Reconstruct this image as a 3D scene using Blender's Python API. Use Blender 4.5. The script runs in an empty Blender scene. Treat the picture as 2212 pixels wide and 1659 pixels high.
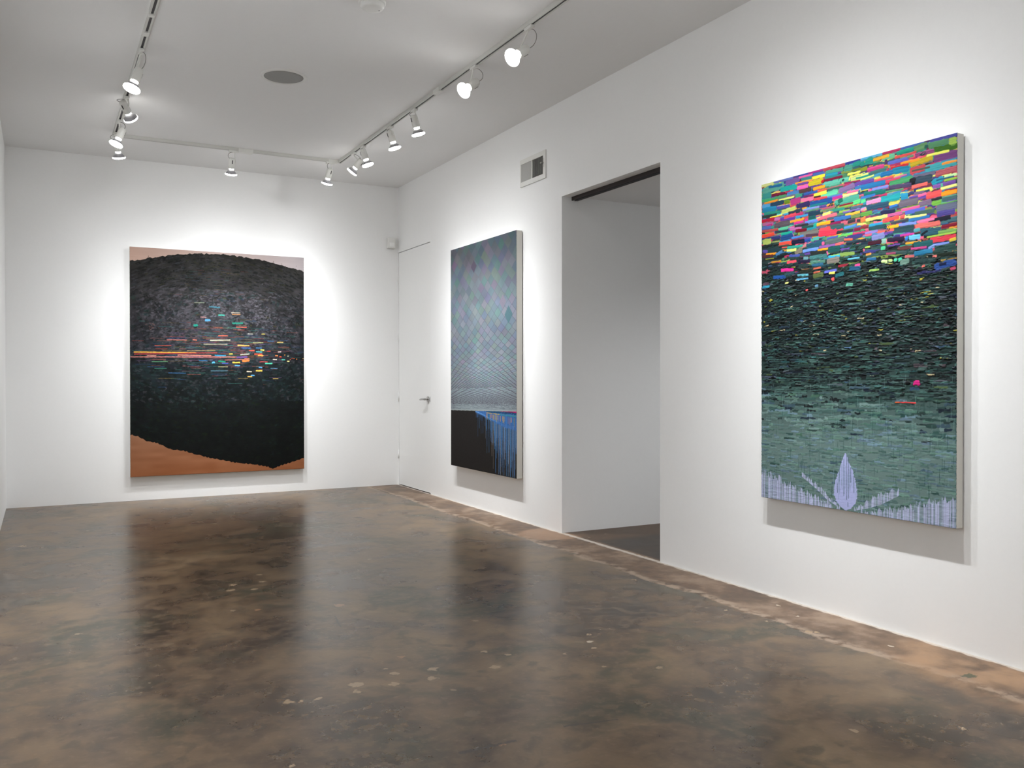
import bpy, bmesh, math, random
import numpy as np
from mathutils import Vector, Matrix

# ---------------------------------------------------------------- constants (metres)
XL, XR, YB, YF, HC = -0.2993, 3.6965, 9.727, -4.2, 3.474
CH = 1.25
F_PX, YAW, PIT, ROL = 1900.03, .4917, -.0069, -.0007
TR_L, TR_R, TR_B, TZ = 0.60, 2.70, 8.77, 3.43
C = bpy.context.scene.collection
PI = math.pi
GAIN1, GAIN2, GAIN3 = .88, .74, .80
EXPO = 0.04

# ---------------------------------------------------------------- helpers
def link(name, me, mat=None, parent=None, loc=None):
    o = bpy.data.objects.new(name, me)
    C.objects.link(o)
    if mat is not None and me is not None: me.materials.append(mat)
    if parent is not None: o.parent = parent
    if loc is not None: o.location = loc
    return o
def mesh_from(bm, name, smooth=False):
    bmesh.ops.recalc_face_normals(bm, faces=bm.faces)
    me = bpy.data.meshes.new(name); bm.to_mesh(me); bm.free()
    if smooth:
        for p in me.polygons: p.use_smooth = True
    return me
def box(bm, x0, x1, y0, y1, z0, z1):
    v = [bm.verts.new((x, y, z)) for x in (x0, x1) for y in (y0, y1) for z in (z0, z1)]
    for f in ((0,1,3,2),(4,6,7,5),(0,4,5,1),(2,3,7,6),(0,2,6,4),(1,5,7,3)):
        bm.faces.new([v[i] for i in f])
def boxes(name, L, mat, parent=None, bevel=0, loc=None):
    bm = bmesh.new()
    for b in L: box(bm, *b)
    if bevel: bmesh.ops.bevel(bm, geom=bm.edges[:], offset=bevel, segments=2, affect='EDGES', profile=.5)
    return link(name, mesh_from(bm, name), mat, parent, loc)
def lathe_mesh(name, prof, n=32, close=True):
    """profile of (radius, z), turned about z"""
    bm = bmesh.new(); rings = []
    for r, z in prof:
        if r < 1e-6: rings.append([bm.verts.new((0, 0, z))])
        else: rings.append([bm.verts.new((r*math.cos(2*PI*i/n), r*math.sin(2*PI*i/n), z)) for i in range(n)])
    for a, b in zip(rings, rings[1:]):
        for i in range(n):
            j = (i+1) % n
            if len(a) == 1 and len(b) == 1: continue
            if len(a) == 1: bm.faces.new((a[0], b[i], b[j]))
            elif len(b) == 1: bm.faces.new((a[i], a[j], b[0]))
            else: bm.faces.new((a[i], a[j], b[j], b[i]))
    return mesh_from(bm, name, True)
def tube_mesh(name, pts, r, n=8):
    bm = bmesh.new(); rings = []
    pts = [Vector(p) for p in pts]
    for i, p in enumerate(pts):
        d = (pts[min(i+1, len(pts)-1)] - pts[max(i-1, 0)]).normalized()
        a = d.orthogonal().normalized()
        if i: a = (prev - prev.project(d)).normalized()
        prev = a; b = d.cross(a)
        rings.append([bm.verts.new(p + r*(a*math.cos(2*PI*k/n) + b*math.sin(2*PI*k/n))) for k in range(n)])
    for A, B in zip(rings, rings[1:]):
        for i in range(n): bm.faces.new((A[i], A[(i+1) % n], B[(i+1) % n], B[i]))
    bm.faces.new(rings[0][::-1]); bm.faces.new(rings[-1])
    return mesh_from(bm, name, True)
def struct(o):
    o['kind'] = 'structure'; return o
def tag(o, label, cat, group=None):
    o['label'] = label; o['category'] = cat
    if group: o['group'] = group
    return o
def thing(name, label, cat, loc=(0, 0, 0), group=None):
    o = bpy.data.objects.new(name, None); C.objects.link(o); o.location = loc
    o.empty_display_size = .1
    return tag(o, label, cat, group)

# ---------------------------------------------------------------- materials
def nmat(name):
    m = bpy.data.materials.new(name); m.use_nodes = True
    return m, m.node_tree, m.node_tree.nodes['Principled BSDF']
def plain(name, col, rough=.5, metal=0., bump=0, scale=60, var=.03, emit=None, es=0):
    m, t, p = nmat(name); N = t.nodes; L = t.links
    p.inputs['Roughness'].default_value = rough; p.inputs['Metallic'].default_value = metal
    tc = N.new('ShaderNodeTexCoord'); nz = N.new('ShaderNodeTexNoise')
    nz.inputs['Scale'].default_value = scale; nz.inputs['Detail'].default_value = 4
    L.new(tc.outputs['Object'], nz.inputs['Vector'])
    cr = N.new('ShaderNodeValToRGB')
    cr.color_ramp.elements[0].color = (*[c*(1-var) for c in col], 1)
    cr.color_ramp.elements[1].color = (*[min(1, c*(1+var)) for c in col], 1)
    L.new(nz.outputs['Fac'], cr.inputs['Fac']); L.new(cr.outputs['Color'], p.inputs['Base Color'])
    if bump:
        b = N.new('ShaderNodeBump'); b.inputs['Strength'].default_value = bump; b.inputs['Distance'].default_value = .002
        L.new(nz.outputs['Fac'], b.inputs['Height']); L.new(b.outputs['Normal'], p.inputs['Normal'])
    if emit:
        p.inputs['Emission Color'].default_value = (*emit, 1); p.inputs['Emission Strength'].default_value = es
    return m
M_wall = plain('wall_paint', (.86, .865, .865), .62, bump=.12, scale=45, var=.012)
M_ceil = plain('ceiling_paint', (.80, .80, .80), .7, bump=.1, scale=30, var=.012)
M_door = plain('door_paint', (.85, .855, .85), .5, bump=.05, scale=20, var=.01)
M_white = plain('white_enamel', (.72, .72, .69), .4, scale=20, var=.01)
M_trackside = plain('track_enamel', (.60, .60, .57), .45, scale=20, var=.01)
M_slot = plain('track_slot', (.045, .04, .045), .6)
M_cord = plain('cord_rubber', (.24, .23, .22), .5)
M_hole = plain('dark_socket', (.015, .012, .015), .7)
M_refl = plain('bulb_reflector', (.34, .34, .36), .3, .35, scale=12, var=.1)
M_face = plain('bulb_lens', (.9, .9, .9), .3, emit=(1, .98, .95), es=26)
M_neck = plain('bulb_neck_glass', (.9, .9, .9), .3, emit=(1, .97, .93), es=24)
M_shade = plain('fill_lamp_opal', (.9, .9, .88), .4, emit=(1, .98, .95), es=4)  # glowing shade of the fill lamp added in the passage
HALL_FILL = 120
M_metal = plain('satin_chrome', (.42, .41, .40), .28, 1., scale=30)
M_rail = plain('dark_rail_metal', (.035, .028, .028), .42, .5, scale=15, var=.15)
M_grille = plain('speaker_grille', (.29, .29, .28), .6, bump=.5, scale=400, var=.12)
M_plastic = plain('white_plastic', (.74, .74, .72), .4, scale=20, var=.01)
M_canvas = plain('primed_canvas_edge', (.66, .65, .60), .7, bump=.3, scale=300, var=.04)
M_cleat = plain('raw_wood_cleat', (.20, .13, .08), .7, scale=40, var=.2)
M_vane = plain('louvre_vane', (.62, .62, .60), .5, scale=20, var=.02)
M_duct = plain('dark_duct', (.10, .10, .10), .8)

def paint_mat(name, rough, spec):
    m, t, p = nmat(name); N = t.nodes; L = t.links
    a = N.new('ShaderNodeAttribute'); a.attribute_name = 'paint'
    L.new(a.outputs['Color'], p.inputs['Base Color'])
    tc = N.new('ShaderNodeTexCoord'); nz = N.new('ShaderNodeTexNoise')
    mp = N.new('ShaderNodeMapping'); mp.inputs['Scale'].default_value = (60, 60, 220)
    L.new(tc.outputs['Object'], mp.inputs['Vector']); L.new(mp.outputs['Vector'], nz.inputs['Vector'])
    nz.inputs['Scale'].default_value = 1; nz.inputs['Detail'].default_value = 3
    r = N.new('ShaderNodeMapRange'); r.inputs['To Min'].default_value = rough-.08; r.inputs['To Max'].default_value = rough+.1
    L.new(nz.outputs['Fac'], r.inputs['Value']); L.new(r.outputs['Result'], p.inputs['Roughness'])
    b = N.new('ShaderNodeBump'); b.inputs['Strength'].default_value = .25; b.inputs['Distance'].default_value = .001
    L.new(nz.outputs['Fac'], b.inputs['Height']); L.new(b.outputs['Normal'], p.inputs['Normal'])
    p.inputs['Specular IOR Level'].default_value = spec
    return m
M_oil = paint_mat('thick_oil_paint', .5, .16)
M_matte = paint_mat('matte_oil_paint', .65, .10)

# polished stained concrete
CHIPS = [(1.442, 4.706, 0.031, 0.041, 1), (1.128, 3.454, 0.039, 0.025, 0), (1.109, 3.379, 0.013, 0.025, 0), (1.266, 3.388, 0.017, 0.03, 0), (1.316, 3.505, 0.016, 0.028, 0), (1.479, 3.484, 0.023, 0.028, 0), (1.43, 3.376, 0.022, 0.03, 0), (0.946, 3.376, 0.019, 0.017, 0), (0.838, 3.396, 0.017, 0.03, 0), (0.881, 3.381, 0.012, 0.02, 0), (1.304, 3.588, 0.013, 0.013, 0), (1.421, 3.699, 0.023, 0.018, 1), (1.78, 3.594, 0.017, 0.014, 0), (1.728, 3.378, 0.03, 0.02, 0), (1.854, 3.506, 0.017, 0.013, 0), (1.414, 2.95, 0.031, 0.037, 3), (1.553, 3.176, 0.025, 0.025, 3), (0.707, 2.825, 0.012, 0.009, 0), (1.383, 2.654, 0.018, 0.01, 1), (1.023, 5.48, 0.03, 0.025, 0), (0.982, 5.341, 0.03, 0.024, 0), (1.106, 5.309, 0.023, 0.019, 0), (1.195, 5.48, 0.023, 0.021, 0), (1.216, 5.684, 0.024, 0.022, 0), (0.522, 4.396, 0.018, 0.036, 3), (-0.125, 7.486, 0.028, 0.042, 0), (1.314, 7.811, 0.021, 0.034, 3), (1.028, 4.823, 0.021, 0.021, 1), (1.78, 3.596, 0.016, 0.013, 0), (1.859, 3.506, 0.016, 0.013, 0), (2.088, 3.392, 0.013, 0.013, 0), (2.248, 3.404, 0.016, 0.016, 0), (2.244, 3.509, 0.025, 0.024, 3), (2.287, 3.49, 0.015, 0.02, 4), (2.346, 3.594, 0.008, 0.014, 0), (3.71, 5.051, 0.017, 0.016, 0), (3.719, 4.968, 0.017, 0.016, 0), (3.712, 4.89, 0.016, 0.016, 4), (3.562, 3.561, 0.01, 0.017, 4), (3.491, 3.349, 0.01, 0.013, 4), (3.281, 3.36, 0.013, 0.013, 0), (3.326, 3.12, 0.019, 0.028, 0), (3.357, 3.092, 0.013, 0.021, 0), (3.484, 2.772, 0.01, 0.013, 4), (3.324, 2.744, 0.021, 0.011, 0), (3.423, 2.339, 0.035, 0.032, 2), (2.894, 1.996, 0.009, 0.009, 0), (3.282, 2.098, 0.02, 0.022, 3)]
def floor_mat():
    m, t, p = nmat('polished_stained_concrete'); N = t.nodes; L = t.links
    def val(op, a, b=None, c=None, clamp=False):
        n = N.new('ShaderNodeMath'); n.operation = op; n.use_clamp = clamp
        for i, x in enumerate((a, b, c)):
            if x is None: continue
            if isinstance(x, (int, float)): n.inputs[i].default_value = x
            else: L.new(x, n.inputs[i])
        return n.outputs[0]
    def noise(scale, detail=4, vec=None, rough=.55, dist=0.):
        n = N.new('ShaderNodeTexNoise'); n.inputs['Scale'].default_value = scale
        n.inputs['Detail'].default_value = detail; n.inputs['Roughness'].default_value = rough
        n.inputs['Distortion'].default_value = dist
        L.new(vec or pos, n.inputs['Vector']); return n
    def ramp(fac, stops):
        r = N.new('ShaderNodeValToRGB'); e = r.color_ramp.elements
        while len(e) < len(stops): e.new(.5)
        for k, (x, c) in enumerate(stops):
            e[k].position = x; e[k].color = (*c, 1)
        L.new(fac, r.inputs['Fac']); return r.outputs['Color']
    def mix(f, a, b, mode='MIX'):
        n = N.new('ShaderNodeMix'); n.data_type = 'RGBA'; n.blend_type = mode
        if isinstance(f, (int, float)): n.inputs[0].default_value = f
        else: L.new(f, n.inputs[0])
        for i, x in ((6, a), (7, b)):
            if isinstance(x, tuple): n.inputs[i].default_value = (*x, 1)
            else: L.new(x, n.inputs[i])
        return n.outputs[2]
    def step(x, lo, hi):
        n = N.new('ShaderNodeMapRange'); n.interpolation_type = 'SMOOTHSTEP'
        n.inputs['From Min'].default_value = lo; n.inputs['From Max'].default_value = hi
        L.new(x, n.inputs['Value']); return n.outputs['Result']
    g = N.new('ShaderNodeNewGeometry'); pos = g.outputs['Position']
    sep = N.new('ShaderNodeSeparateXYZ'); L.new(pos, sep.inputs[0]); X, Y = sep.outputs[0], sep.outputs[1]
    n1 = noise(.9, 5, dist=.4); n2 = noise(3.2, 6, dist=.3); n3 = noise(14, 5); n4 = noise(1.7, 5, dist=.8); n5 = noise(55, 3)
    f = val('ADD', val('MULTIPLY', n1.outputs['Fac'], .5), val('MULTIPLY', n2.outputs['Fac'], .5))
    base = ramp(f, [(.38, DK), (.47, MD), (.56, LT), (.66, HL)])
    base = mix(step(n4.outputs['Fac'], .50, .66), base, GRN)
    base = mix(val('MULTIPLY', step(n3.outputs['Fac'], .46, .62), .5), base, FLK)
    base = mix(val('MULTIPLY', step(noise(6.5, 6, dist=.5).outputs['Fac'], .52, .66), .6), base, (.045, .032, .019))
    base = mix(val('MULTIPLY', step(noise(30, 4).outputs['Fac'], .56, .70), .35), base, (.19, .13, .08))
    # lighter worn strip along the right-hand wall with a ragged edge
    e1 = noise(2.2, 4); e2 = noise(18, 3)
    edge = val('ADD', val('ADD', X, val('MULTIPLY', val('SUBTRACT', e1.outputs['Fac'], .5), .16)), val('MULTIPLY', val('SUBTRACT', e2.outputs['Fac'], .5), .05))
    strip = step(edge, 3.30, 3.325)
    rim = val('MULTIPLY', strip, val('SUBTRACT', 1, step(edge, 3.34, 3.40)))
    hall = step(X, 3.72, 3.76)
    stripcol = ramp(val('ADD', val('MULTIPLY', n2.outputs['Fac'], .7), val('MULTIPLY', n3.outputs['Fac'], .3)), [(.38, (.075, .044, .027)), (.5, (.135, .083, .052)), (.62, (.25, .175, .125))])
    base = mix(val('MULTIPLY', strip, .75), base, stripcol)
    base = mix(val('MULTIPLY', rim, step(n3.outputs['Fac'], .40, .55)), base, (.27, .20, .145))
    # orange tan patch by the wall nearest the camera, and in front of the doorway
    def blob(cx, cy, rx, ry, soft=.5):
        s = N.new('ShaderNodeVectorMath'); s.operation = 'MULTIPLY_ADD'
        L.new(warp, s.inputs[0]); s.inputs[1].default_value = (1/rx, 1/ry, 0); s.inputs[2].default_value = (-cx/rx, -cy/ry, 0)
        l = N.new('ShaderNodeVectorMath'); l.operation = 'LENGTH'; L.new(s.outputs[0], l.inputs[0]); return l.outputs['Value']
    wv = N.new('ShaderNodeVectorMath'); wv.operation = 'MULTIPLY_ADD'
    wn = noise(9, 3); L.new(wn.outputs['Color'], wv.inputs[0]); wv.inputs[1].default_value = (.06, .06, 0); 
    sh = N.new('ShaderNodeVectorMath'); sh.operation = 'SUBTRACT'; L.new(pos, sh.inputs[0]); sh.inputs[1].default_value = (.03, .03, 0)
    L.new(sh.outputs[0], wv.inputs[2]); warp = wv.outputs[0]
    tan = val('SUBTRACT', 1, step(blob(3.62, 2.2, .42, .62), .75, 1.1))
    base = mix(val('MULTIPLY', tan, step(n2.outputs['Fac'], .3, .62)), base, (.30, .18, .10))
    tan2 = val('SUBTRACT', 1, step(blob(3.60, 6.05, .30, .30), .8, 1.0))
    base = mix(val('MULTIPLY', tan2, .7), base, (.27, .16, .095))
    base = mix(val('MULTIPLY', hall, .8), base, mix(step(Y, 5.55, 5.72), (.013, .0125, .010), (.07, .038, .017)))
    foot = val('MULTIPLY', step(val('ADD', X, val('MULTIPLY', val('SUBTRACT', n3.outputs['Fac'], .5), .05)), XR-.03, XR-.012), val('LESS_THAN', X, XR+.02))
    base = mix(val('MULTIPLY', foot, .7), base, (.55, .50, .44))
    # chips, worn-through spots and stains
    wv2 = N.new('ShaderNodeVectorMath'); wv2.operation = 'MULTIPLY_ADD'
    wn2 = noise(38, 2); L.new(wn2.outputs['Color'], wv2.inputs[0]); wv2.inputs[1].default_value = (.055, .055, 0)
    sh2 = N.new('ShaderNodeVectorMath'); sh2.operation = 'SUBTRACT'; L.new(pos, sh2.inputs[0]); sh2.inputs[1].default_value = (.0275, .0275, 0)
    L.new(sh2.outputs[0], wv2.inputs[2]); warp = wv2.outputs[0]
    cols = {0: (.31, .22, .135), 1: (.26, .14, .07), 2: (.06, .07, .04), 3: (.16, .12, .075), 4: (.42, .35, .27)}
    for kind in cols:
        acc = None
        for (cx, cy, rw, rd, k) in CHIPS:
            if k != kind: continue
            b = blob(cx, cy, max(.8*rw+.2*rd, .012), max(.3*rw+.7*rd, .012))
            acc = b if acc is None else val('MINIMUM', acc, b)
        if acc is None: continue
        mk = val('SUBTRACT', 1, step(acc, .72, 1.0))
        base = mix(val('MULTIPLY', mk, .55 if kind == 3 else .9), base, cols[kind])
    # scattered small flecks everywhere
    vo = N.new('ShaderNodeTexVoronoi'); vo.inputs['Scale'].default_value = 5.5; L.new(warp, vo.inputs['Vector'])
    sc = N.new('ShaderNodeSeparateColor'); L.new(vo.outputs['Color'], sc.inputs[0])
    fl = val('MULTIPLY', val('LESS_THAN', vo.outputs['Distance'], .085), val('GREATER_THAN', sc.outputs[0], .78))
    base = mix(val('MULTIPLY', fl, .6), base, (.33, .24, .15))
    # two drawn cracks
    def crack(x0, y0, x1, y1, w):
        dx, dy = x1-x0, y1-y0; Ln = math.hypot(dx, dy); nx, ny = -dy/Ln, dx/Ln
        d = N.new('ShaderNodeVectorMath'); d.operation = 'DOT_PRODUCT'; L.new(sh2.outputs[0], d.inputs[0]); d.inputs[1].default_value = (nx, ny, 0)
        dd = val('ABSOLUTE', val('ADD', val('SUBTRACT', d.outputs['Value'], nx*x0+ny*y0), val('MULTIPLY', val('SUBTRACT', wn2.outputs['Fac'], .5), .03)))
        s = N.new('ShaderNodeVectorMath'); s.operation = 'DOT_PRODUCT'; L.new(sh2.outputs[0], s.inputs[0]); s.inputs[1].default_value = (dx/Ln/Ln, dy/Ln/Ln, 0)
        u = val('SUBTRACT', s.outputs['Value'], (x0*dx+y0*dy)/Ln/Ln)
        inside = val('MULTIPLY', val('GREATER_THAN', u, 0), val('LESS_THAN', u, 1))
        return val('MULTIPLY', inside, val('SUBTRACT', 1, step(dd, w*.4, w)))
    for c in ((1.195, 2.63, 1.413, 2.633, .010), (1.327, 4.477, 1.295, 4.265, .006), (1.62, 2.66, 1.83, 2.62, .009), (3.346, 5.774, 3.69, 5.765, .008), (3.31, 9.7, 3.28, 8.6, .008)):
        base = mix(val('MULTIPLY', crack(*c), .75), base, (.03, .024, .02))
    L.new(base, p.inputs['Base Color'])
    rr = N.new('ShaderNodeMapRange'); rr.inputs['From Min'].default_value = .3; rr.inputs['From Max'].default_value = .7
    rr.inputs['To Min'].default_value = RGH0; rr.inputs['To Max'].default_value = RGH1
    L.new(f, rr.inputs['Value'])
    L.new(val('ADD', rr.outputs['Result'], val('MULTIPLY', val('MAXIMUM', strip, tan), .16)), p.inputs['Roughness'])
    b = N.new('ShaderNodeBump'); b.inputs['Strength'].default_value = .18; b.inputs['Distance'].default_value = .004
    L.new(val('ADD', val('MULTIPLY', n3.outputs['Fac'], .6), val('MULTIPLY', n5.outputs['Fac'], .15)), b.inputs['Height'])
    L.new(b.outputs['Normal'], p.inputs['Normal'])
    p.inputs['Specular IOR Level'].default_value = SPEC
    return m
DK, MD, LT, HL = (.024, .015, .008), (.066, .039, .020), (.138, .088, .045), (.205, .140, .078)
GRN, FLK = (.040, .035, .018), (.135, .086, .047)
RGH0, RGH1, SPEC = .22, .36, .36
M_floor = floor_mat()

# ---------------------------------------------------------------- the room
W = .12
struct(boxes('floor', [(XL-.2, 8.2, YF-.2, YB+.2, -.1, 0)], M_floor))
struct(boxes('ceiling', [(XL-.2, XR+W, YF-.2, YB+.2, HC, HC+.1)], M_ceil))
struct(boxes('wall_back', [(XL-.2, XR+.2, YB, YB+.15, 0, HC)], M_wall))
struct(boxes('wall_left', [(XL-.2, XL, YF, YB, 0, HC)], M_wall))
struct(boxes('wall_front', [(XL-.2, XR+.2, YF-.15, YF, 0, HC)], M_wall))
OY0, OY1, OH = 4.777, 6.052, 2.708           # doorway without a door
DY0, DY1, DH = 8.762, 9.712, 2.718           # flush door
struct(boxes('wall_right', [(XR, XR+W, YF, OY0, 0, HC), (XR, XR+W, OY0, OY1, OH, HC), (XR, XR+W, OY1, DY0, 0, HC),
    (XR, XR+W, DY0, DY1, DH, HC), (XR, XR+W, DY1, YB, 0, HC)], M_wall))
# passage beyond the opening
struct(boxes('wall_hall_back', [(XR+W, 8.2, OY1, OY1+.12, 0, 2.75)], M_wall))
struct(boxes('wall_hall_front', [(XR+W, 8.2, 2.6, 2.72, 0, 2.75)], M_wall))
struct(boxes('wall_hall_end', [(8.1, 8.2, 2.72, OY1, 0, 2.75)], M_wall))
struct(boxes('ceiling_hall', [(XR+W, 8.2, 2.72, OY1, 2.714, 2.75)], M_ceil))

# ---------------------------------------------------------------- paintings (paint built up stroke by stroke on a fine relief grid)
def hx(s): return np.array([int(s[i:i+2], 16)/255 for i in (0, 2, 4)])
def lin(c): return np.where(c <= .04045, c/12.92, ((c+.055)/1.055)**2.4)
class Paint:
    def __init__(s, w, h, step, seed):
        s.w, s.h, s.step = w, h, step
        s.nx, s.ny = int(w/step)+1, int(h/step)+1
        s.U, s.V = np.meshgrid(np.linspace(0, w, s.nx), np.linspace(0, h, s.ny))
        s.col = np.zeros((s.ny, s.nx, 3)); s.hgt = np.zeros((s.ny, s.nx))
        s.rng = np.random.RandomState(seed)
        s.n1 = s.noise(14, 6); s.n2 = s.noise(40, 40); s.n3 = s.noise(160, 5)
    def noise(s, su, sv):
        """smooth value noise, cell size su x sv mm, range 0..1"""
        a, b = int(s.w/su)+3, int(s.h/sv)+3
        g = s.rng.rand(b, a)
        x = np.linspace(0, s.w/su, s.nx); y = np.linspace(0, s.h/sv, s.ny)
        xi, yi = x.astype(int), y.astype(int); fx, fy = x-xi, y-yi
        fx, fy = fx*fx*(3-2*fx), fy*fy*(3-2*fy)
        r0 = g[yi][:, xi]*(1-fx)+g[yi][:, xi+1]*fx
        r1 = g[yi+1][:, xi]*(1-fx)+g[yi+1][:, xi+1]*fx
        return r0*(1-fy)[:, None]+r1*fy[:, None]
    def line(s, cell):
        x = np.arange(0, s.w+2*cell, cell); return np.interp(s.U[0], x, s.rng.rand(len(x)))
    def win(s, u0, u1, v0, v1):
        a = max(0, int(u0/s.step)); b = min(s.nx, int(u1/s.step)+2)
        c = max(0, int(v0/s.step)); d = min(s.ny, int(v1/s.step)+2)
        return (slice(c, d), slice(a, b)) if b > a and d > c else None
    def put(s, w, cov, col, h):
        cov = np.clip(cov, 0, 1)
        s.col[w] = s.col[w]*(1-cov[..., None])+col*cov[..., None]
        if h is not None: s.hgt[w] = s.hgt[w]*(1-cov)+(s.hgt[w]*.45+h)*cov
    def stroke(s, u0, v0, u1, v1, t, col, h=1.2, rag=.22, var=.05, rnd=.35, a=1.):
        if u1 < u0: u0, v0, u1, v1 = u1, v1, u0, v0
        m = t*.7+4
        w = s.win(u0-m, u1+m, min(v0, v1)-m, max(v0, v1)+m)
        if w is None: return
        U, V = s.U[w], s.V[w]; L = max(1e-3, math.hypot(u1-u0, v1-v0)); dx, dy = (u1-u0)/L, (v1-v0)/L
        x = (U-u0)*dx+(V-v0)*dy-L/2; y = -(U-u0)*dy+(V-v0)*dx
        r = rnd*t; qx = np.abs(x)-(L/2-r); qy = np.abs(y)-(t/2-r)
        sd = np.hypot(np.maximum(qx, 0), np.maximum(qy, 0))+np.minimum(np.maximum(qx, qy), 0)-r
        sd = sd+(s.n1[w]-.5)*rag*t*1.2
        cov = np.clip(.5-sd/s.step, 0, 1)*a
        k = s.rng.rand(9); br = np.interp((y/t+.5), np.linspace(0, 1, 9), k)-.5
        c = col*(1+var*2*br[..., None])+var*.4*(s.n3[w][..., None]-.5)
        hh = None if h is None else h*(.65+.35*np.clip(-sd/(t*.25), 0, 1))+h*.5*br
        s.put(w, cov, np.clip(c, 0, 1), hh)
    def mask(s, m, col, h=None): s.put((slice(None), slice(None)), m, col, h)
    def build(s, name, mat, parent, relief=1., gain=1.0):
        """grid in the local frame: x across, z up from the bottom edge, +y out of the wall; rim folded back to the canvas"""
        nx, ny = s.nx, s.ny
        h = np.clip(s.hgt, 0, 6)*relief*.001+.0012
        X = s.U/1000.; Z = (s.h-s.V)/1000.; Yv = h.copy()
        jit = (s.noise(9, 9)[:, 0]-.5)*.004*relief
        X = X.copy(); X[:, 0] -= np.abs(jit); X[:, -1] += np.abs(jit[::-1])
        co = np.stack([X, Yv, Z], -1).reshape(-1, 3)
        border = np.concatenate([np.arange(nx), (np.arange(1, ny)*nx+nx-1), ((ny-1)*nx+np.arange(nx-2, -1, -1)), (np.arange(ny-2, 0, -1)*nx)])
        rim = co[border].copy(); rim[:, 1] = 0
        co2 = np.concatenate([co, rim])
        i = np.arange(ny-1)[:, None]*nx+np.arange(nx-1)[None, :]
        q = np.stack([i, i+1, i+nx+1, i+nx], -1).reshape(-1, 4)
        nb = len(border); k = np.arange(nb); k2 = (k+1) % nb; base = nx*ny
        q2 = np.stack([border[k], base+k, base+k2, border[k2]], -1)
        Q = np.concatenate([q, q2]).astype(np.int32)
        me = bpy.data.meshes.new(name)
        me.vertices.add(len(co2)); me.vertices.foreach_set('co', co2.astype(np.float32).ravel())
        me.loops.add(Q.size); me.loops.foreach_set('vertex_index', Q.ravel())
        me.polygons.add(len(Q)); me.polygons.foreach_set('loop_start', (np.arange(len(Q))*4).astype(np.int32))
        me.polygons.foreach_set('use_smooth', np.ones(len(Q), bool))
        me.update(calc_edges=True)
        c = lin(np.clip(s.col, 0, 1)).reshape(-1, 3)*gain
        c = np.concatenate([c, c[border]])
        at = me.color_attributes.new('paint', 'FLOAT_COLOR', 'POINT')
        at.data.foreach_set('color', np.concatenate([np.clip(c, 0, .92), np.ones((len(c), 1))], 1).astype(np.float32).ravel())
        return link(name, me, mat, parent)
def strokes(txt):
    out = []
    for s in txt.split(';'):
        a = s.split(','); out.append((*[float(x) for x in a[:5]], hx(a[5])))
    return out
def canvas_thing(name, label, w, h, depth, loc, rotz):
    """Empty at the lower left corner of the picture; local +y points into the room"""
    t = thing(name, label, 'painting', loc); t.rotation_euler = (0, 0, rotz)
    cv = boxes('stretched_canvas', [(0, w, -(depth-.008), 0, 0, h)], M_canvas, t, bevel=.002)
    for z in (.06, h-.10): boxes('hanging_cleat', [(.06, w-.06, -depth, -(depth-.008), z, z+.04)], M_cleat, t)
    return t

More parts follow.
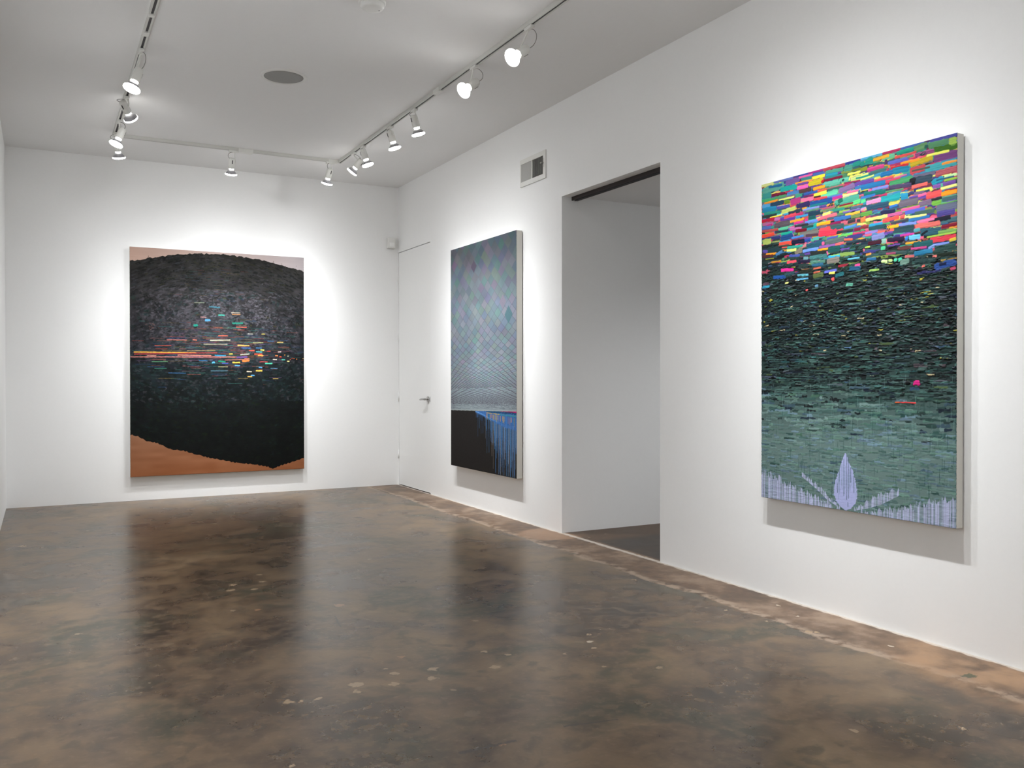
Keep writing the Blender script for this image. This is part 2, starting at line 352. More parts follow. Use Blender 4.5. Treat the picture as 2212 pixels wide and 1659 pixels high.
# --- picture 3: bright strokes over black green, drips below (right-hand wall, nearest)
ART3 = "-3,6,90,6,19,c8cc88;7,40,171,31,39,58a090;54,24,157,30,13,1c5f90;93,0,239,6,16,6070b0;184,28,285,24,28,705898;238,1,334,4,13,3a3a80;285,-3,446,13,12,4050a0;279,15,376,15,10,e860a0;344,3,446,6,12,a03080;377,20,458,23,15,4068a8;295,28,370,31,15,3a8080;446,6,591,9,17,b84858;462,26,580,30,19,4a9a80;465,42,544,44,17,2898b0;459,52,574,62,15,308888;373,37,459,38,15,f8ec40;348,64,449,60,30,c8b828;252,42,374,47,10,e89840;440,66,574,67,13,7a1838;434,69,453,66,12,c82028;591,4,687,9,14,303888;586,31,638,31,31,4a9480;638,22,687,21,24,209080;632,51,688,51,12,6a8028;606,65,688,66,11,f0f060;446,87,615,88,24,60b8a0;627,97,688,96,21,c8e080;659,95,688,96,9,208878;415,115,471,111,12,e06048;377,95,462,95,15,ffa828;475,114,586,113,10,b06868;478,120,580,121,12,3a6860;266,73,345,71,21,f060b0;269,51,345,54,13,704898;143,56,266,60,26,18a098;192,89,286,89,18,4880b8;4,71,76,69,32,38908a;76,74,181,79,16,701838;94,94,185,95,16,489060;0,95,101,98,16,40a068;19,111,123,109,12,e08c28;253,111,303,110,20,409880;279,93,367,91,20,503838;313,112,409,114,15,3058a0;313,125,381,128,10,70205a;434,146,545,138,27,60c8a0;384,131,472,128,18,f8f050;130,112,246,112,10,d8ec78;551,141,650,128,29,806898;650,128,688,122,19,6848a0;586,105,688,110,7,982858;604,157,676,157,12,f870a0;653,145,688,143,16,3878b0;578,171,673,168,11,f8f4a0;472,160,575,158,10,6078c8;509,170,575,170,14,c83098;384,153,475,156,15,e85058;384,141,431,143,10,502030;219,140,293,136,31,b03878;319,151,384,153,10,a83068;293,141,381,143,20,f07098;524,197,679,192,31,50a890;545,191,578,187,22,206858;66,128,171,126,23,204058;171,131,213,131,21,688820;4,127,66,130,26,5098c8;5,148,116,152,29,2080a8;116,152,213,154,16,5050a0;16,169,144,178,18,288878;1,185,116,189,16,283838;263,169,355,168,28,302858;151,182,257,175,24,c0d070;63,198,158,196,8,f0e050;355,173,509,177,27,204c90;359,183,478,186,12,1c7880;307,197,422,197,10,8090d8;330,208,422,207,10,588870;254,192,303,188,15,304058;203,196,287,196,18,303848;346,224,448,229,25,203c50;346,246,397,245,17,1c5858;429,221,545,222,15,708860;445,246,497,240,17,f0f070;441,213,524,213,10,b05870;545,224,642,221,19,88a848;509,232,587,234,14,389880;554,248,622,248,12,90b050;554,216,642,214,8,801830;642,218,688,213,19,60d880;628,239,689,239,12,506880;578,254,689,253,9,8068b0;593,271,685,268,14,ffb840;404,261,539,255,18,e87080;401,255,429,253,7,f8c878;473,272,563,271,14,485868;519,282,628,282,19,3870b0;628,287,689,283,19,708850;141,222,254,228,23,603890;172,214,260,209,18,d84858;257,226,343,228,13,3890c0;1,209,99,209,18,b01838;99,215,141,214,16,c068a8;31,224,127,227,8,684858;320,257,343,250,18,c03080;244,257,314,253,20,d03890;217,245,317,244,13,f09830;324,267,410,267,17,6088d8;217,285,298,286,23,b868a0;248,275,346,278,13,303038;382,292,410,286,20,20a090;301,291,382,292,15,205048;404,290,497,289,17,ffb028;145,235,214,241,10,a85850;96,248,214,249,31,585058;5,228,92,234,16,b06090;42,242,81,240,12,b02870;2,254,74,252,21,5068a8;2,267,128,274,16,b04848;103,286,204,288,17,283848;128,274,200,275,15,58b890;497,301,599,301,14,881850;564,309,689,309,21,c06070;608,307,657,306,17,383840;666,309,689,310,14,383840;498,325,585,322,26,305c60;473,311,570,312,12,485858;585,336,660,332,12,5090d8;660,344,689,341,12,3870a0;337,304,404,308,15,2090a0;417,329,498,325,29,e04850;498,349,579,345,22,f04058;537,350,643,353,14,303840;649,354,689,353,16,80203c;687,1,817,6,14,60b0d8;820,5,920,4,14,b03060;922,2,1074,6,15,4060a8;1050,2,1084,2,10,502858;1070,25,1174,27,32,508860;1079,3,1217,4,21,484a98;1094,54,1217,59,28,386818;1178,34,1215,32,36,98b850;993,26,1067,18,31,609060;899,23,993,21,20,209880;1050,26,1070,27,17,205850;817,34,889,28,20,68b890;889,41,1008,40,12,d85050;999,53,1103,56,20,904878;1099,92,1217,92,36,704078;974,94,1094,82,28,c0a828;1062,70,1178,72,11,e8ec68;920,77,1026,77,11,ff9828;849,61,966,59,17,6068c0;958,53,994,54,13,608868;713,26,763,21,28,209080;687,30,713,28,23,188878;763,26,857,22,15,e8a830;763,49,804,47,14,306858;688,60,730,55,21,889028;831,50,847,49,23,503060;730,67,828,66,20,c84080;974,125,1055,121,33,c04850;1055,129,1215,131,32,40a0a8;984,125,1080,126,9,505850;1141,125,1217,125,11,f09840;865,88,966,90,17,c03038;873,105,969,108,29,2080a0;807,109,879,108,25,2070a8;738,90,842,85,17,407070;688,97,733,98,12,209080;688,87,735,84,9,e0f080;688,107,769,101,9,d8ec80;1108,165,1217,161,28,b05860;837,149,920,149,20,d04060;769,131,879,131,10,e85068;887,137,956,136,7,d070a0;858,163,989,157,27,48a068;991,155,1108,158,17,706880;971,173,1092,180,37,344858;971,173,1004,175,31,141820;1089,204,1151,191,26,289cb8;1153,204,1217,203,11,98c848;1153,185,1217,186,13,c8f0a8;1113,194,1202,193,7,206080;1146,220,1211,218,17,7850a0;1094,222,1137,222,17,8858a8;1135,238,1218,234,13,f8f890;982,201,1068,199,16,f07068;994,217,1080,227,13,283c70;1007,224,1090,223,11,f8f858;688,126,769,126,26,6848a0;688,147,834,149,25,2878b0;853,177,982,188,18,504868;755,172,853,171,15,8090e0;733,170,755,172,12,e868a8;834,196,939,201,9,589868;708,186,837,192,25,187068;688,200,777,197,13,3878c0;807,234,921,229,32,28a8b0;921,236,964,237,33,3098c0;994,234,1051,235,13,786888;969,254,1061,256,22,6848a0;1061,258,1142,255,28,f05858;1019,250,1063,246,12,f86898;1156,251,1218,251,9,981828;1137,264,1218,261,21,ffa028;1056,283,1142,278,13,303438;1142,291,1218,284,21,486870;1142,278,1218,278,6,60a080;1090,296,1139,299,19,78b848;689,217,719,216,19,58d890;722,232,810,228,22,e090c0;918,264,1019,265,24,706878;725,256,856,257,27,2c5068;858,275,905,272,13,3878c8;689,258,720,255,10,d890b8;913,274,1019,272,26,706878;1019,289,1090,287,26,806c88;1114,328,1218,326,34,687088;1109,308,1218,305,6,68a860;1090,300,1139,294,19,78b848;947,315,1056,315,22,5868c8;926,301,1027,299,12,f860a0;1000,329,1104,330,18,486860;1116,352,1207,351,25,504890;1128,388,1218,384,21,487078;1073,379,1186,374,21,1c2030;848,314,931,313,17,c86098;808,293,893,297,18,282c50;689,314,720,306,26,e08048;689,284,759,282,21,60a048;720,315,848,314,15,fff080;819,334,916,330,18,f85850;919,333,947,331,20,f06060;944,339,1063,345,12,f8f890;867,353,967,350,14,485058;967,356,1080,354,14,3078b8;1002,393,1133,393,24,e07068;1012,371,1104,369,11,f878a8;740,346,821,346,14,30a0d0;821,350,864,353,11,48a868;737,362,843,363,21,285058;911,369,1010,372,13,8098e8;880,391,995,392,29,2c4c54;846,372,911,371,15,ffb828;689,349,737,350,15,803038;789,386,885,387,11,f06860;715,381,792,379,13,9080c8;757,411,832,404,27,8088c0;715,391,757,392,12,d86080;995,409,1030,408,20,58a8b0;1030,423,1138,427,32,2c5868;1035,435,1069,419,11,101c28;1140,413,1218,411,15,801830;1123,438,1216,440,19,78a858;1064,450,1214,446,8,a0c850;1081,466,1214,467,25,d84050;1179,480,1214,477,15,d8c040;919,422,997,423,10,d040a0;967,438,1030,441,22,70c8f0;947,439,965,437,20,3880d0;846,433,945,437,21,281c38;732,435,814,435,19,401828;814,435,843,435,23,88b8a8;809,469,835,468,17,50c890;715,453,746,451,9,b0e050;950,464,1035,465,10,f8a830;995,477,1095,478,28,205c60;1095,491,1179,489,10,7890d8;1071,501,1105,495,13,80a0e0;1105,510,1211,504,23,2c4c48;906,482,988,483,18,603838;978,492,1064,495,11,c84888;998,517,1095,515,21,2878a0;1095,543,1117,543,13,d87068;1117,541,1207,541,18,1c2820;795,489,995,510,18,344c4c;721,489,754,486,10,f0a050;841,498,896,501,10,a04868;724,512,782,515,13,2c6898;814,533,849,535,15,d0f0a0;854,534,878,534,12,c8e898;886,534,904,534,15,50c8a0;909,536,932,534,19,40c8a0;948,525,998,528,12,c86868;1105,593,1214,579,29,28488c;1129,583,1166,583,13,101c40;920,551,970,546,26,68887c;1000,556,1110,559,22,243c3c;1038,583,1055,580,10,d86860;1184,613,1212,606,14,b84868;741,570,801,570,9,98c060;255,301,337,306,18,701028;149,305,234,305,17,18a088;285,328,417,324,30,70706a;3,312,145,320,16,283068;146,328,235,323,28,204880;225,337,314,335,11,4080c8;327,337,442,345,15,503848;379,360,461,357,12,48a8a8;2,296,100,292,21,d84838;417,341,540,348,32,e83850;546,373,640,370,12,68c860;537,354,570,352,12,303038;473,374,546,370,10,5058b0;6,331,75,330,32,a8b860;82,331,139,332,10,283838;82,339,139,340,8,a0a860;132,359,235,361,23,e05040;135,368,211,371,9,505048;153,378,222,385,8,d05850;228,360,321,364,24,181c38;321,364,363,362,15,244898;285,396,370,383,18,c07880;194,386,308,387,14,30a090;334,398,461,391,32,245468;461,394,588,388,26,586868;439,394,458,395,17,f06090;421,413,528,413,16,8858a0;585,395,640,399,12,e06850;528,416,585,407,14,d86868;249,419,305,409,28,807868;305,419,418,417,16,7098e8;411,426,507,427,12,f8a828;191,401,262,403,15,d8e880;7,381,47,387,18,584898;47,384,153,388,23,203840;33,403,115,406,13,f09828;108,413,160,399,16,4878a8;4,410,90,416,16,502830;29,429,94,430,5,a8a838;364,439,480,443,20,202828;480,433,559,432,29,1c5454;559,427,585,426,14,2c6080;474,439,480,460,7,e060a0;486,470,559,473,14,30b0d8;499,465,556,465,5,90c050;559,468,652,471,19,80a050;609,498,684,498,9,68c0e0;208,431,286,437,13,4858a8;312,458,348,460,19,6898a0;354,460,474,461,22,407878;474,493,556,489,29,807870;192,465,263,466,14,e85060;269,472,361,476,19,201c38;361,486,462,491,20,508070;371,502,450,502,15,2c6080;547,526,615,525,13,902838;653,534,687,534,12,f05090;380,521,434,520,9,c06048;299,519,355,520,7,c07848;151,504,243,510,17,e83098;283,527,384,531,20,202820;459,547,538,544,12,6068c8;490,555,529,557,12,f8e868;384,543,431,541,9,c86850;91,539,186,544,19,20509a;270,545,349,549,11,60b0c0;263,567,349,569,10,60a8d0;175,532,250,528,20,284850;444,572,536,577,17,101828;530,574,586,566,21,206068;381,563,450,556,25,58683c;618,549,690,550,21,205070;5,585,63,585,13,3098b8;9,569,56,569,16,604858;179,579,206,578,9,f0f090;506,593,524,588,18,e05858;394,613,416,613,15,6090b0;598,627,642,629,14,58a088;330,632,346,628,10,e06060"
W3, H3 = 1215.5, 1786.
def art3():
    P = Paint(W3, H3, 2.0, 7); R = P.rng; U, V = P.U, P.V
    kk = (V/H3)[..., None]
    P.col[:] = np.where(kk < .5, hx('1a2625'), hx('263a38')+(hx('6a827f')-hx('263a38'))*np.clip((kk-.56)/.26, 0, 1))
    bright = [hx(c) for c in '3878b0 b83060 309880 c05848 6848a0 e8a030 508860 204858 f06080 3a3a80 88a048 803050 4090b8 e8e068 303848 706878 58b090 2c5068 d84858'.split()]
    dark = [hx(c) for c in '1c2c2c 243838 141c20 2c4440 1c2838 30504c 101418 283838 284a48 1a3030 22402f'.split()]
    acc = [hx(c) for c in '48807c 5c9088 68707c 7a6a74 3c7c80 505870 607848 4c6c94'.split()]
    lite = [hx(c) for c in '3c5a58 44625e 34524e 4c6c68 405868 507468 5a7a76 2c4844 486a58'.split()]
    green = [hx(c) for c in '5e7a76 68847e 567270 748f8c 62788a 6a8c80 4e6a68 7490a0 5c7a70'.split()]
    # the colour field, row by row, from the top to the bottom
    for v in np.arange(-5, 1800, 7.):
        n = 16
        for _ in range(n):
            u = R.uniform(-60, W3); vv = v+R.uniform(-6, 6); k = vv/H3+.06*(.5-u/W3)
            if k < .22: c = bright[R.randint(len(bright))]; L = R.uniform(60, 170); t = R.uniform(14, 26)
            elif k < .34:
                c = (bright if R.rand() < .55*(1-(k-.22)/.12) else dark)[R.randint(11)]; L = R.uniform(50, 140); t = R.uniform(10, 20)
            elif k < .65:
                c = (acc if R.rand() < .13 else dark if R.rand() < 1-(k-.46)*2.0 else lite)[R.randint(8)]; L = R.uniform(25, 130); t = R.uniform(6, 15)
            elif k < .80:
                q = (k-.65)/.15; c = (green if R.rand() < q else lite if R.rand() < .62 else dark)[R.randint(9)]; L = R.uniform(25, 120); t = R.uniform(6, 16)
            else: c = (green if R.rand() < .85 else lite)[R.randint(9)]; L = R.uniform(20, 80); t = R.uniform(5, 12)
            c = c*(R.uniform(.88, 1.12) if k < .3 else R.uniform(.62, .86) if k < .6 else R.uniform(.72, .95) if k < .68 else R.uniform(.95, 1.1))
            rough = 1.5 if k < .3 else 3.2 if k < .5 else 2.0 if k < .66 else .6
            P.stroke(u, vv, u+L, vv+R.uniform(-2, 2), t, c, h=R.uniform(.2, rough), rag=.35 if k < .3 else .7, a=.92)
    # crusty build-up through the middle
    for _ in range(2600):
        v = R.normal(.43, .085)*H3; u = R.uniform(0, W3)
        if not (.25*H3 < v < .68*H3): continue
        q = R.rand(); c = (acc[R.randint(8)]*R.uniform(.6, 1.0) if q < .13 else dark[R.randint(8)]*R.uniform(.6, .95))
        if q > .988: c = hx('c8b890')
        elif q > .978: c = hx('b0a840')
        L = R.uniform(5, 45); P.stroke(u, v, u+L, v+R.uniform(-5, 5), R.uniform(3, 9), c, h=R.uniform(1, 4.5), rag=1.0)
    # thin bright edges and black gaps between the dark strokes
    for _ in range(900):
        v = R.uniform(.30, .66)*H3; u = R.uniform(0, W3); L = R.uniform(20, 110)
        P.stroke(u, v, u+L, v+R.uniform(-3, 3), R.uniform(2.5, 4.5), hx('0c1214') if R.rand() < .6 else hx('446860'), h=None, rag=.9, a=.8)
    for v in np.arange(.76*H3, H3, 9.):
        for _ in range(12):
            u = R.uniform(0, W3); P.stroke(u, v, u+R.uniform(20, 70), v+R.uniform(-2, 2), R.uniform(3, 7), (lite if R.rand() < .25 else green)[R.randint(9)]*R.uniform(.95, 1.12), h=.3, rag=.6, a=.5)
    # vertical drips in the green
    for _ in range(420):
        u = R.uniform(0, W3); v = R.uniform(.60, .96)*H3; L = R.uniform(15, 70)
        c = hx('2c4c48') if R.rand() < .6 else hx('7c9c98')
        P.stroke(u, v, u+R.uniform(-1, 1), v+L, R.uniform(2, 4), c, h=.4, rag=.4, a=.45)
    # lavender ground showing along the bottom, striped by green runs
    def area(top, bot, k=1.):
        tu = np.interp(U[0], [p[0] for p in top], [p[1] for p in top], left=9e3, right=9e3)
        bu = np.interp(U[0], [p[0] for p in bot], [p[1] for p in bot], left=-9e3, right=-9e3)
        jag = (P.line(5.)-.35)*46*k
        return ((V > (tu+jag)[None, :]) & (V < bu[None, :])).astype(float)
    lav = hx('bec3e6')
    bars = P.line(4.2)
    streak = (.42+.53*np.clip((bars-.35)*5, 0, 1))[None, :]
    col = lav*(.90+.14*P.noise(9, 90)[..., None])
    for top, bot, k in (([(0, 1630), (127, 1655), (249, 1698), (402, 1737), (561, 1779)], [(0, 1800), (580, 1800)], 1.),
                        ([(617, 1786), (717, 1777), (876, 1735), (996, 1700), (1216, 1640)], [(610, 1800), (1216, 1800)], 1.),
                        ([(303, 1612), (402, 1665), (475, 1710), (547, 1760)], [(303, 1640), (402, 1694), (475, 1743), (560, 1778)], .6),
                        ([(650, 1765), (711, 1732), (763, 1699), (839, 1664), (916, 1636)], [(650, 1780), (750, 1752), (820, 1725), (916, 1672)], .6)):
        m = area(top, bot, k)*streak
        P.put((slice(None), slice(None)), m, col, None)
    tear = [(1492, 592, 600), (1530, 574, 612), (1571, 560, 640), (1618, 541, 655), (1665, 523, 668), (1710, 523, 668), (1745, 538, 655), (1770, 565, 632), (1784, 596, 606)]
    vl = V[:, 0]; a = np.interp(vl, [q[0] for q in tear], [q[1] for q in tear], left=9e3, right=9e3); b = np.interp(vl, [q[0] for q in tear], [q[2] for q in tear], left=-9e3, right=-9e3)
    m = ((U > a[:, None]+8*(P.n1-.5)) & (U < b[:, None]+8*(P.n1-.5))).astype(float)
    P.mask(m*.97, hx('b4baea'), .3)
    for u, v0, v1 in ((586, 1520, 1712), (604, 1500, 1730), (616, 1510, 1722), (630, 1560, 1640), (545, 1650, 1700), (612, 1740, 1765), (556, 1575, 1640), (650, 1600, 1690)):
        P.stroke(u, v0, u, v1, 4, hx('586c80'), h=.3, a=.85)
    for _ in range(26):
        u = R.uniform(515, 690); P.stroke(u, R.uniform(1540, 1640), u, R.uniform(1650, 1740), 3, hx('7c94a8'), h=.3, a=.5)
    # the recorded bright strokes
    for (u0, v0, u1, v1, t, c) in strokes(ART3):
        v0 = max(v0, 3); v1 = max(v1, 3)
        P.stroke(u0, v0, u1, v1, t*1.02, c, h=R.uniform(.8, 2.0), rag=.16, var=.045, rnd=.3)
    # a few knife scraped blobs and accents
    for u, v, w, h_, c in ((1013, 1130, 34, 20, 'd02880'), (960, 1222, 95, 6, 'e04040'), (905, 1222, 26, 5, 'e06838'), (803, 512, 14, 12, '0c2020')):
        P.stroke(u-w/2, v, u+w/2, v, h_, hx(c), h=1.5, rag=.5)
    for u, v in ((560, 95), (1040, 60), (500, 205), (540, 210), (75, 360), (640, 430), (690, 470), (830, 380), (850, 395), (610, 540), (955, 505)):
        for _ in range(7):
            x, y = u+R.uniform(-18, 18), v+R.uniform(-14, 14)
            P.stroke(x, y, x+R.uniform(3, 16), y-R.uniform(2, 12), R.uniform(2.5, 5), hx('123c38'), h=2.5, rag=.8, a=.85)
    return P
# --- picture 2: tiled grey vault over black, blue drips (right-hand wall, middle)
W2, H2 = 1380., 2154.
def art2():
    P = Paint(W2, H2, 2.1, 11); R = P.rng; U, V = P.U, P.V
    hor = 1603-.022*U; h = hor-V; s_, c0 = 1., 690.
    hs = np.maximum(h, 1.)
    du = U-c0+14*(P.n2-.5)
    hh_ = np.arange(1, 1700, 1.); tt_ = np.where(hh_ < 450, hh_**2*.3/1260., np.where(hh_ < 800, 48+(hh_-450)*.134, 95+(hh_-800)*.04))
    Yc = np.cumsum(-1/tt_); Yc -= np.interp(450., hh_, Yc)
    Yh = np.where(h < 450, 1260/(.3*hs)-1260/135., np.interp(hs, hh_, Yc)); wd = np.where(h < 450, .3*hs, 135.)
    aa = du/wd+Yh; bb = -du/wd+Yh
    ia, ib = np.floor(aa/s_), np.floor(bb/s_)
    hsh = lambda a, b, k: np.modf(np.abs(np.sin(a*12.9898+b*78.233+k*37.719)*43758.5453))[0]
    r1, r2, r3 = hsh(ia, ib, 1), hsh(ia, ib, 2), hsh(ia, ib, 3)
    # running-bond shift so that the joints along one direction break
    top = np.clip((V-60)/560., 0, 1)[..., None]; low = np.clip((V-1000)/560., 0, 1)[..., None]
    base = hx('565e66')*(1-top)+hx('7a858f')*top
    base = base*(1-low)+hx('8a969b')*low
    amp = (.036*(1-low)+.016)
    hue = np.stack([(r1-.5)*1.5+(r3-.5)*.8, (r2-.5)*1.2, (r3-.5)*1.1-(r1-.5)*.2], -1)
    P.col[:] = base+hue*amp*np.clip(hs/200., .25, 1)[..., None]+(P.noise(190, 170)[..., None]-.5)*np.array([.05, .07, .06])+(P.n2[..., None]-.5)*.015
    glow = np.exp(-(((U-760)/420)**2+((hs-330)/260)**2))[..., None]
    P.col += glow*np.array([.03, .05, .055])
    fa = aa/s_-ia; fb = bb/s_-ib
    tl = np.interp(hs, hh_, tt_); wmm = wd*tl/np.hypot(wd, tl)
    lw = 1.5
    fade = np.clip((hs-10)/50., .0, 1)*np.clip(.15+(V-300)/700., .15, 1.)
    ln = np.zeros_like(h)
    for co_ in (aa, bb):            # joints thin out in steps towards the horizon, as the fan of lines does
        j = np.round(co_); ok = (j % 3 == 0) | (h > 215); ok &= (j % 9 == 0) | (h > 62)
        ln = np.maximum(ln, np.clip((lw-np.abs(co_-j)*wmm)/P.step+.5, 0, 1)*ok*fade)
    P.col[:] = P.col*(1-ln[..., None]*.8)+hx('48404f')*ln[..., None]*.8
    # single strong diamonds
    for u, v, w, t, c in ((531, 221, 66, 64, '564a5c'), (1125, 600, 68, 70, '867e8e'), (1235, 720, 80, 84, '52747c')):
        m = np.clip((1-(np.abs(U-u)/w+np.abs(V-v)/t))*12, 0, 1); P.mask(m*.85, hx(c))
    for _ in range(320):            # flattened dark dashes just above the horizon
        hh = R.uniform(3, 60); u = R.uniform(0, W2); L = R.uniform(20, 120)
        P.stroke(u, 1590-.022*u-hh, u+L, 1590-.022*u-hh+R.uniform(-2, 2), 2.4, hx('606670') if R.rand() < .55 else hx('a0abb0'), h=None, a=.55)
    blk = (h < 0).astype(float); P.mask(blk, hx('211e1d')+.0)
    P.col += blk[..., None]*(P.n1[..., None]-.5)*.012
    # blue sweep with drips
    top_ = lambda u: 1603-.022*u
    for u in np.arange(566, 1380, 3.):
        k = (u-566)/810.
        lo = np.interp(u, [566, 709, 893, 1155, 1380], [1606, 1632, 1672, 1722, 1740])
        P.stroke(u, top_(u)+2, u, lo+R.uniform(-4, 6), 5, hx('3a68a4')*R.uniform(.9, 1.15), h=.6, rag=.1)
        if R.rand() < .9:
            ml = np.interp(u, [620, 708, 837, 944, 1066, 1380], [1660, 1715, 1830, 1930, 2050, 2154])
            end = lo+(ml-lo)*R.uniform(.25, 1.0) if R.rand() < .8 else ml+R.uniform(0, 190)
            c = [hx('3c6ca0'), hx('2f5f94'), hx('4a86b8'), hx('6c7c90'), hx('8a8078'), hx('1e2c40'), hx('22201f')][R.choice(7, p=[.28, .2, .14, .1, .08, .08, .12])]
            if u > 880: P.stroke(u, lo-4, u, min(end, 2150), R.uniform(2.5, 6), c, h=.7, rag=.15)
            elif R.rand() < .5: P.stroke(u, lo-4, u, end, R.uniform(2.2, 4), c, h=.6, rag=.15)
    for u in (1040, 1075, 1112, 1150, 1186, 1228, 1262, 1300, 1330, 1352):
        P.stroke(u, 1700, u, 2150, 3.2, hx('9aa4b4'), h=.7, a=.8)
    for k in range(90):
        u = 566+k*9; lo = np.interp(u, [566, 709, 893, 1155, 1380], [1603, 1626, 1664, 1708, 1716])
        P.stroke(u, lo-7, u+12, lo-6, 9, hx('6aa0e0'), h=.9, rag=.3, a=.9*max(0, 1-k/66.))
    for u in np.arange(790, 1378, 6.):
        k = (u-790)/590.; y0 = top_(u)
        P.stroke(u, y0+3+k*12, u+8, y0+4+k*12, 12+k*16, hx('1f4a6c'), h=.8, rag=.4)
        P.stroke(u, y0+16+k*26, u+8, y0+17+k*26, 7+5*k, hx('c0a050') if k < .45 else hx('3f8794'), h=.8, rag=.5, a=.9)
        if R.rand() < .55: P.stroke(u, y0+24+k*34, u, y0+50+k*50+R.uniform(0, 40), 5, [hx('b89a50'), hx('d08060'), hx('6f8f80'), hx('24608a')][R.randint(4)], h=.7, a=.85)
    for u in np.arange(1080, 1378, 6.):
        k = (u-1080)/300.; P.stroke(u, top_(u)+3, u+8, top_(u)+3, 4+12*k, hx('7c1c50') if k < .8 else hx('b02060'), h=.8, a=.95)
    P.mask(((h > 0) & (h < 9)).astype(float)*.7, hx('a2a8a6'))
    return P
# --- picture 1: dark bulging hillside with streaks of light (back wall)
ART1 = "34,1067,641,1066,10,e8a840;39,1088,850,1064,13,903838;4,1117,1048,1107,9,d08078;160,1103,249,1102,9,b88070;454,1093,789,1094,9,e08878;545,1048,831,1042,7,a08858;232,999,392,996,8,a04838;240,1032,356,1030,7,803830;347,937,546,936,9,b86858;601,932,646,934,9,e07860;776,934,983,927,10,e0d8b0;711,976,954,972,7,a8a088;860,883,959,883,10,e06850;1045,786,1155,788,9,c05848;993,636,1089,635,8,a8a090;1003,653,1089,652,8,a87850;621,542,722,540,8,707868;768,580,880,586,14,386878;861,666,927,664,14,40a090;726,727,782,720,23,5090b8;680,691,740,692,9,b88888;1002,748,1117,743,18,287868;611,783,656,779,23,208070;822,1093,939,1094,13,3888b0;972,1075,1010,1074,11,d0c050;1059,982,1183,985,13,e0b060;1097,1009,1193,1010,10,4060a0;1251,1007,1315,1008,10,4070a0;1251,1049,1320,1050,12,50a8b0;1300,1028,1339,1030,14,f0e068;1270,1088,1329,1089,13,ffa850;1087,1082,1183,1074,10,c0c0b0;1106,1149,1183,1146,22,f08040;1130,1126,1183,1127,10,e07858;1005,1167,1086,1166,14,f8d050;1029,1199,1086,1199,14,60a8e0;793,1168,826,1168,18,58b0e0;664,1150,751,1152,9,3070a8;859,1153,934,1160,16,208868;896,1177,962,1177,10,4858b0;1348,1175,1427,1174,14,50c0a0;1280,1217,1319,1219,12,58a0e0;1250,1254,1319,1254,14,f8c858;1153,1262,1207,1264,12,d8c8b0;1407,1227,1482,1228,9,5080a0;1432,1129,1477,1131,9,d8d0c0;1197,1304,1236,1304,12,60b0f0;1163,1317,1211,1317,10,d8a850;1048,1112,1164,1104,20,604880;1457,1088,1487,1089,10,f08848;1502,1100,1527,1101,12,e05030;1478,943,1547,942,10,c0a868;1222,952,1330,950,10,a0a070;1310,856,1350,855,9,c8b858;1165,857,1223,858,9,a8a8a0;1374,932,1448,931,10,3c6080;204,1164,359,1162,8,508060;230,1232,346,1234,8,306858;363,1279,535,1282,8,305880;784,1256,957,1255,8,487080;859,1213,958,1212,8,a09870;1432,1339,1491,1339,9,a89058;1587,1148,1612,1148,10,f0e090;1527,1132,1567,1133,10,48a898;1487,1047,1522,1047,9,d8c8c0;1178,1037,1237,1037,12,d05848;1369,1042,1408,1041,8,c84840;1290,1157,1378,1157,10,b04848;1232,1074,1319,1076,14,c05038;925,1141,1173,1131,7,b07060;1557,1080,1567,1080,9,f0a040;1592,1092,1602,1092,9,d8d8b0;1658,1119,1668,1119,9,e06830;1688,1124,1698,1124,8,f08840;1759,1118,1769,1118,9,d8b070;1617,1130,1627,1129,8,c85030;1637,1114,1647,1114,7,e05030"
W1, H1 = 1773., 2337.
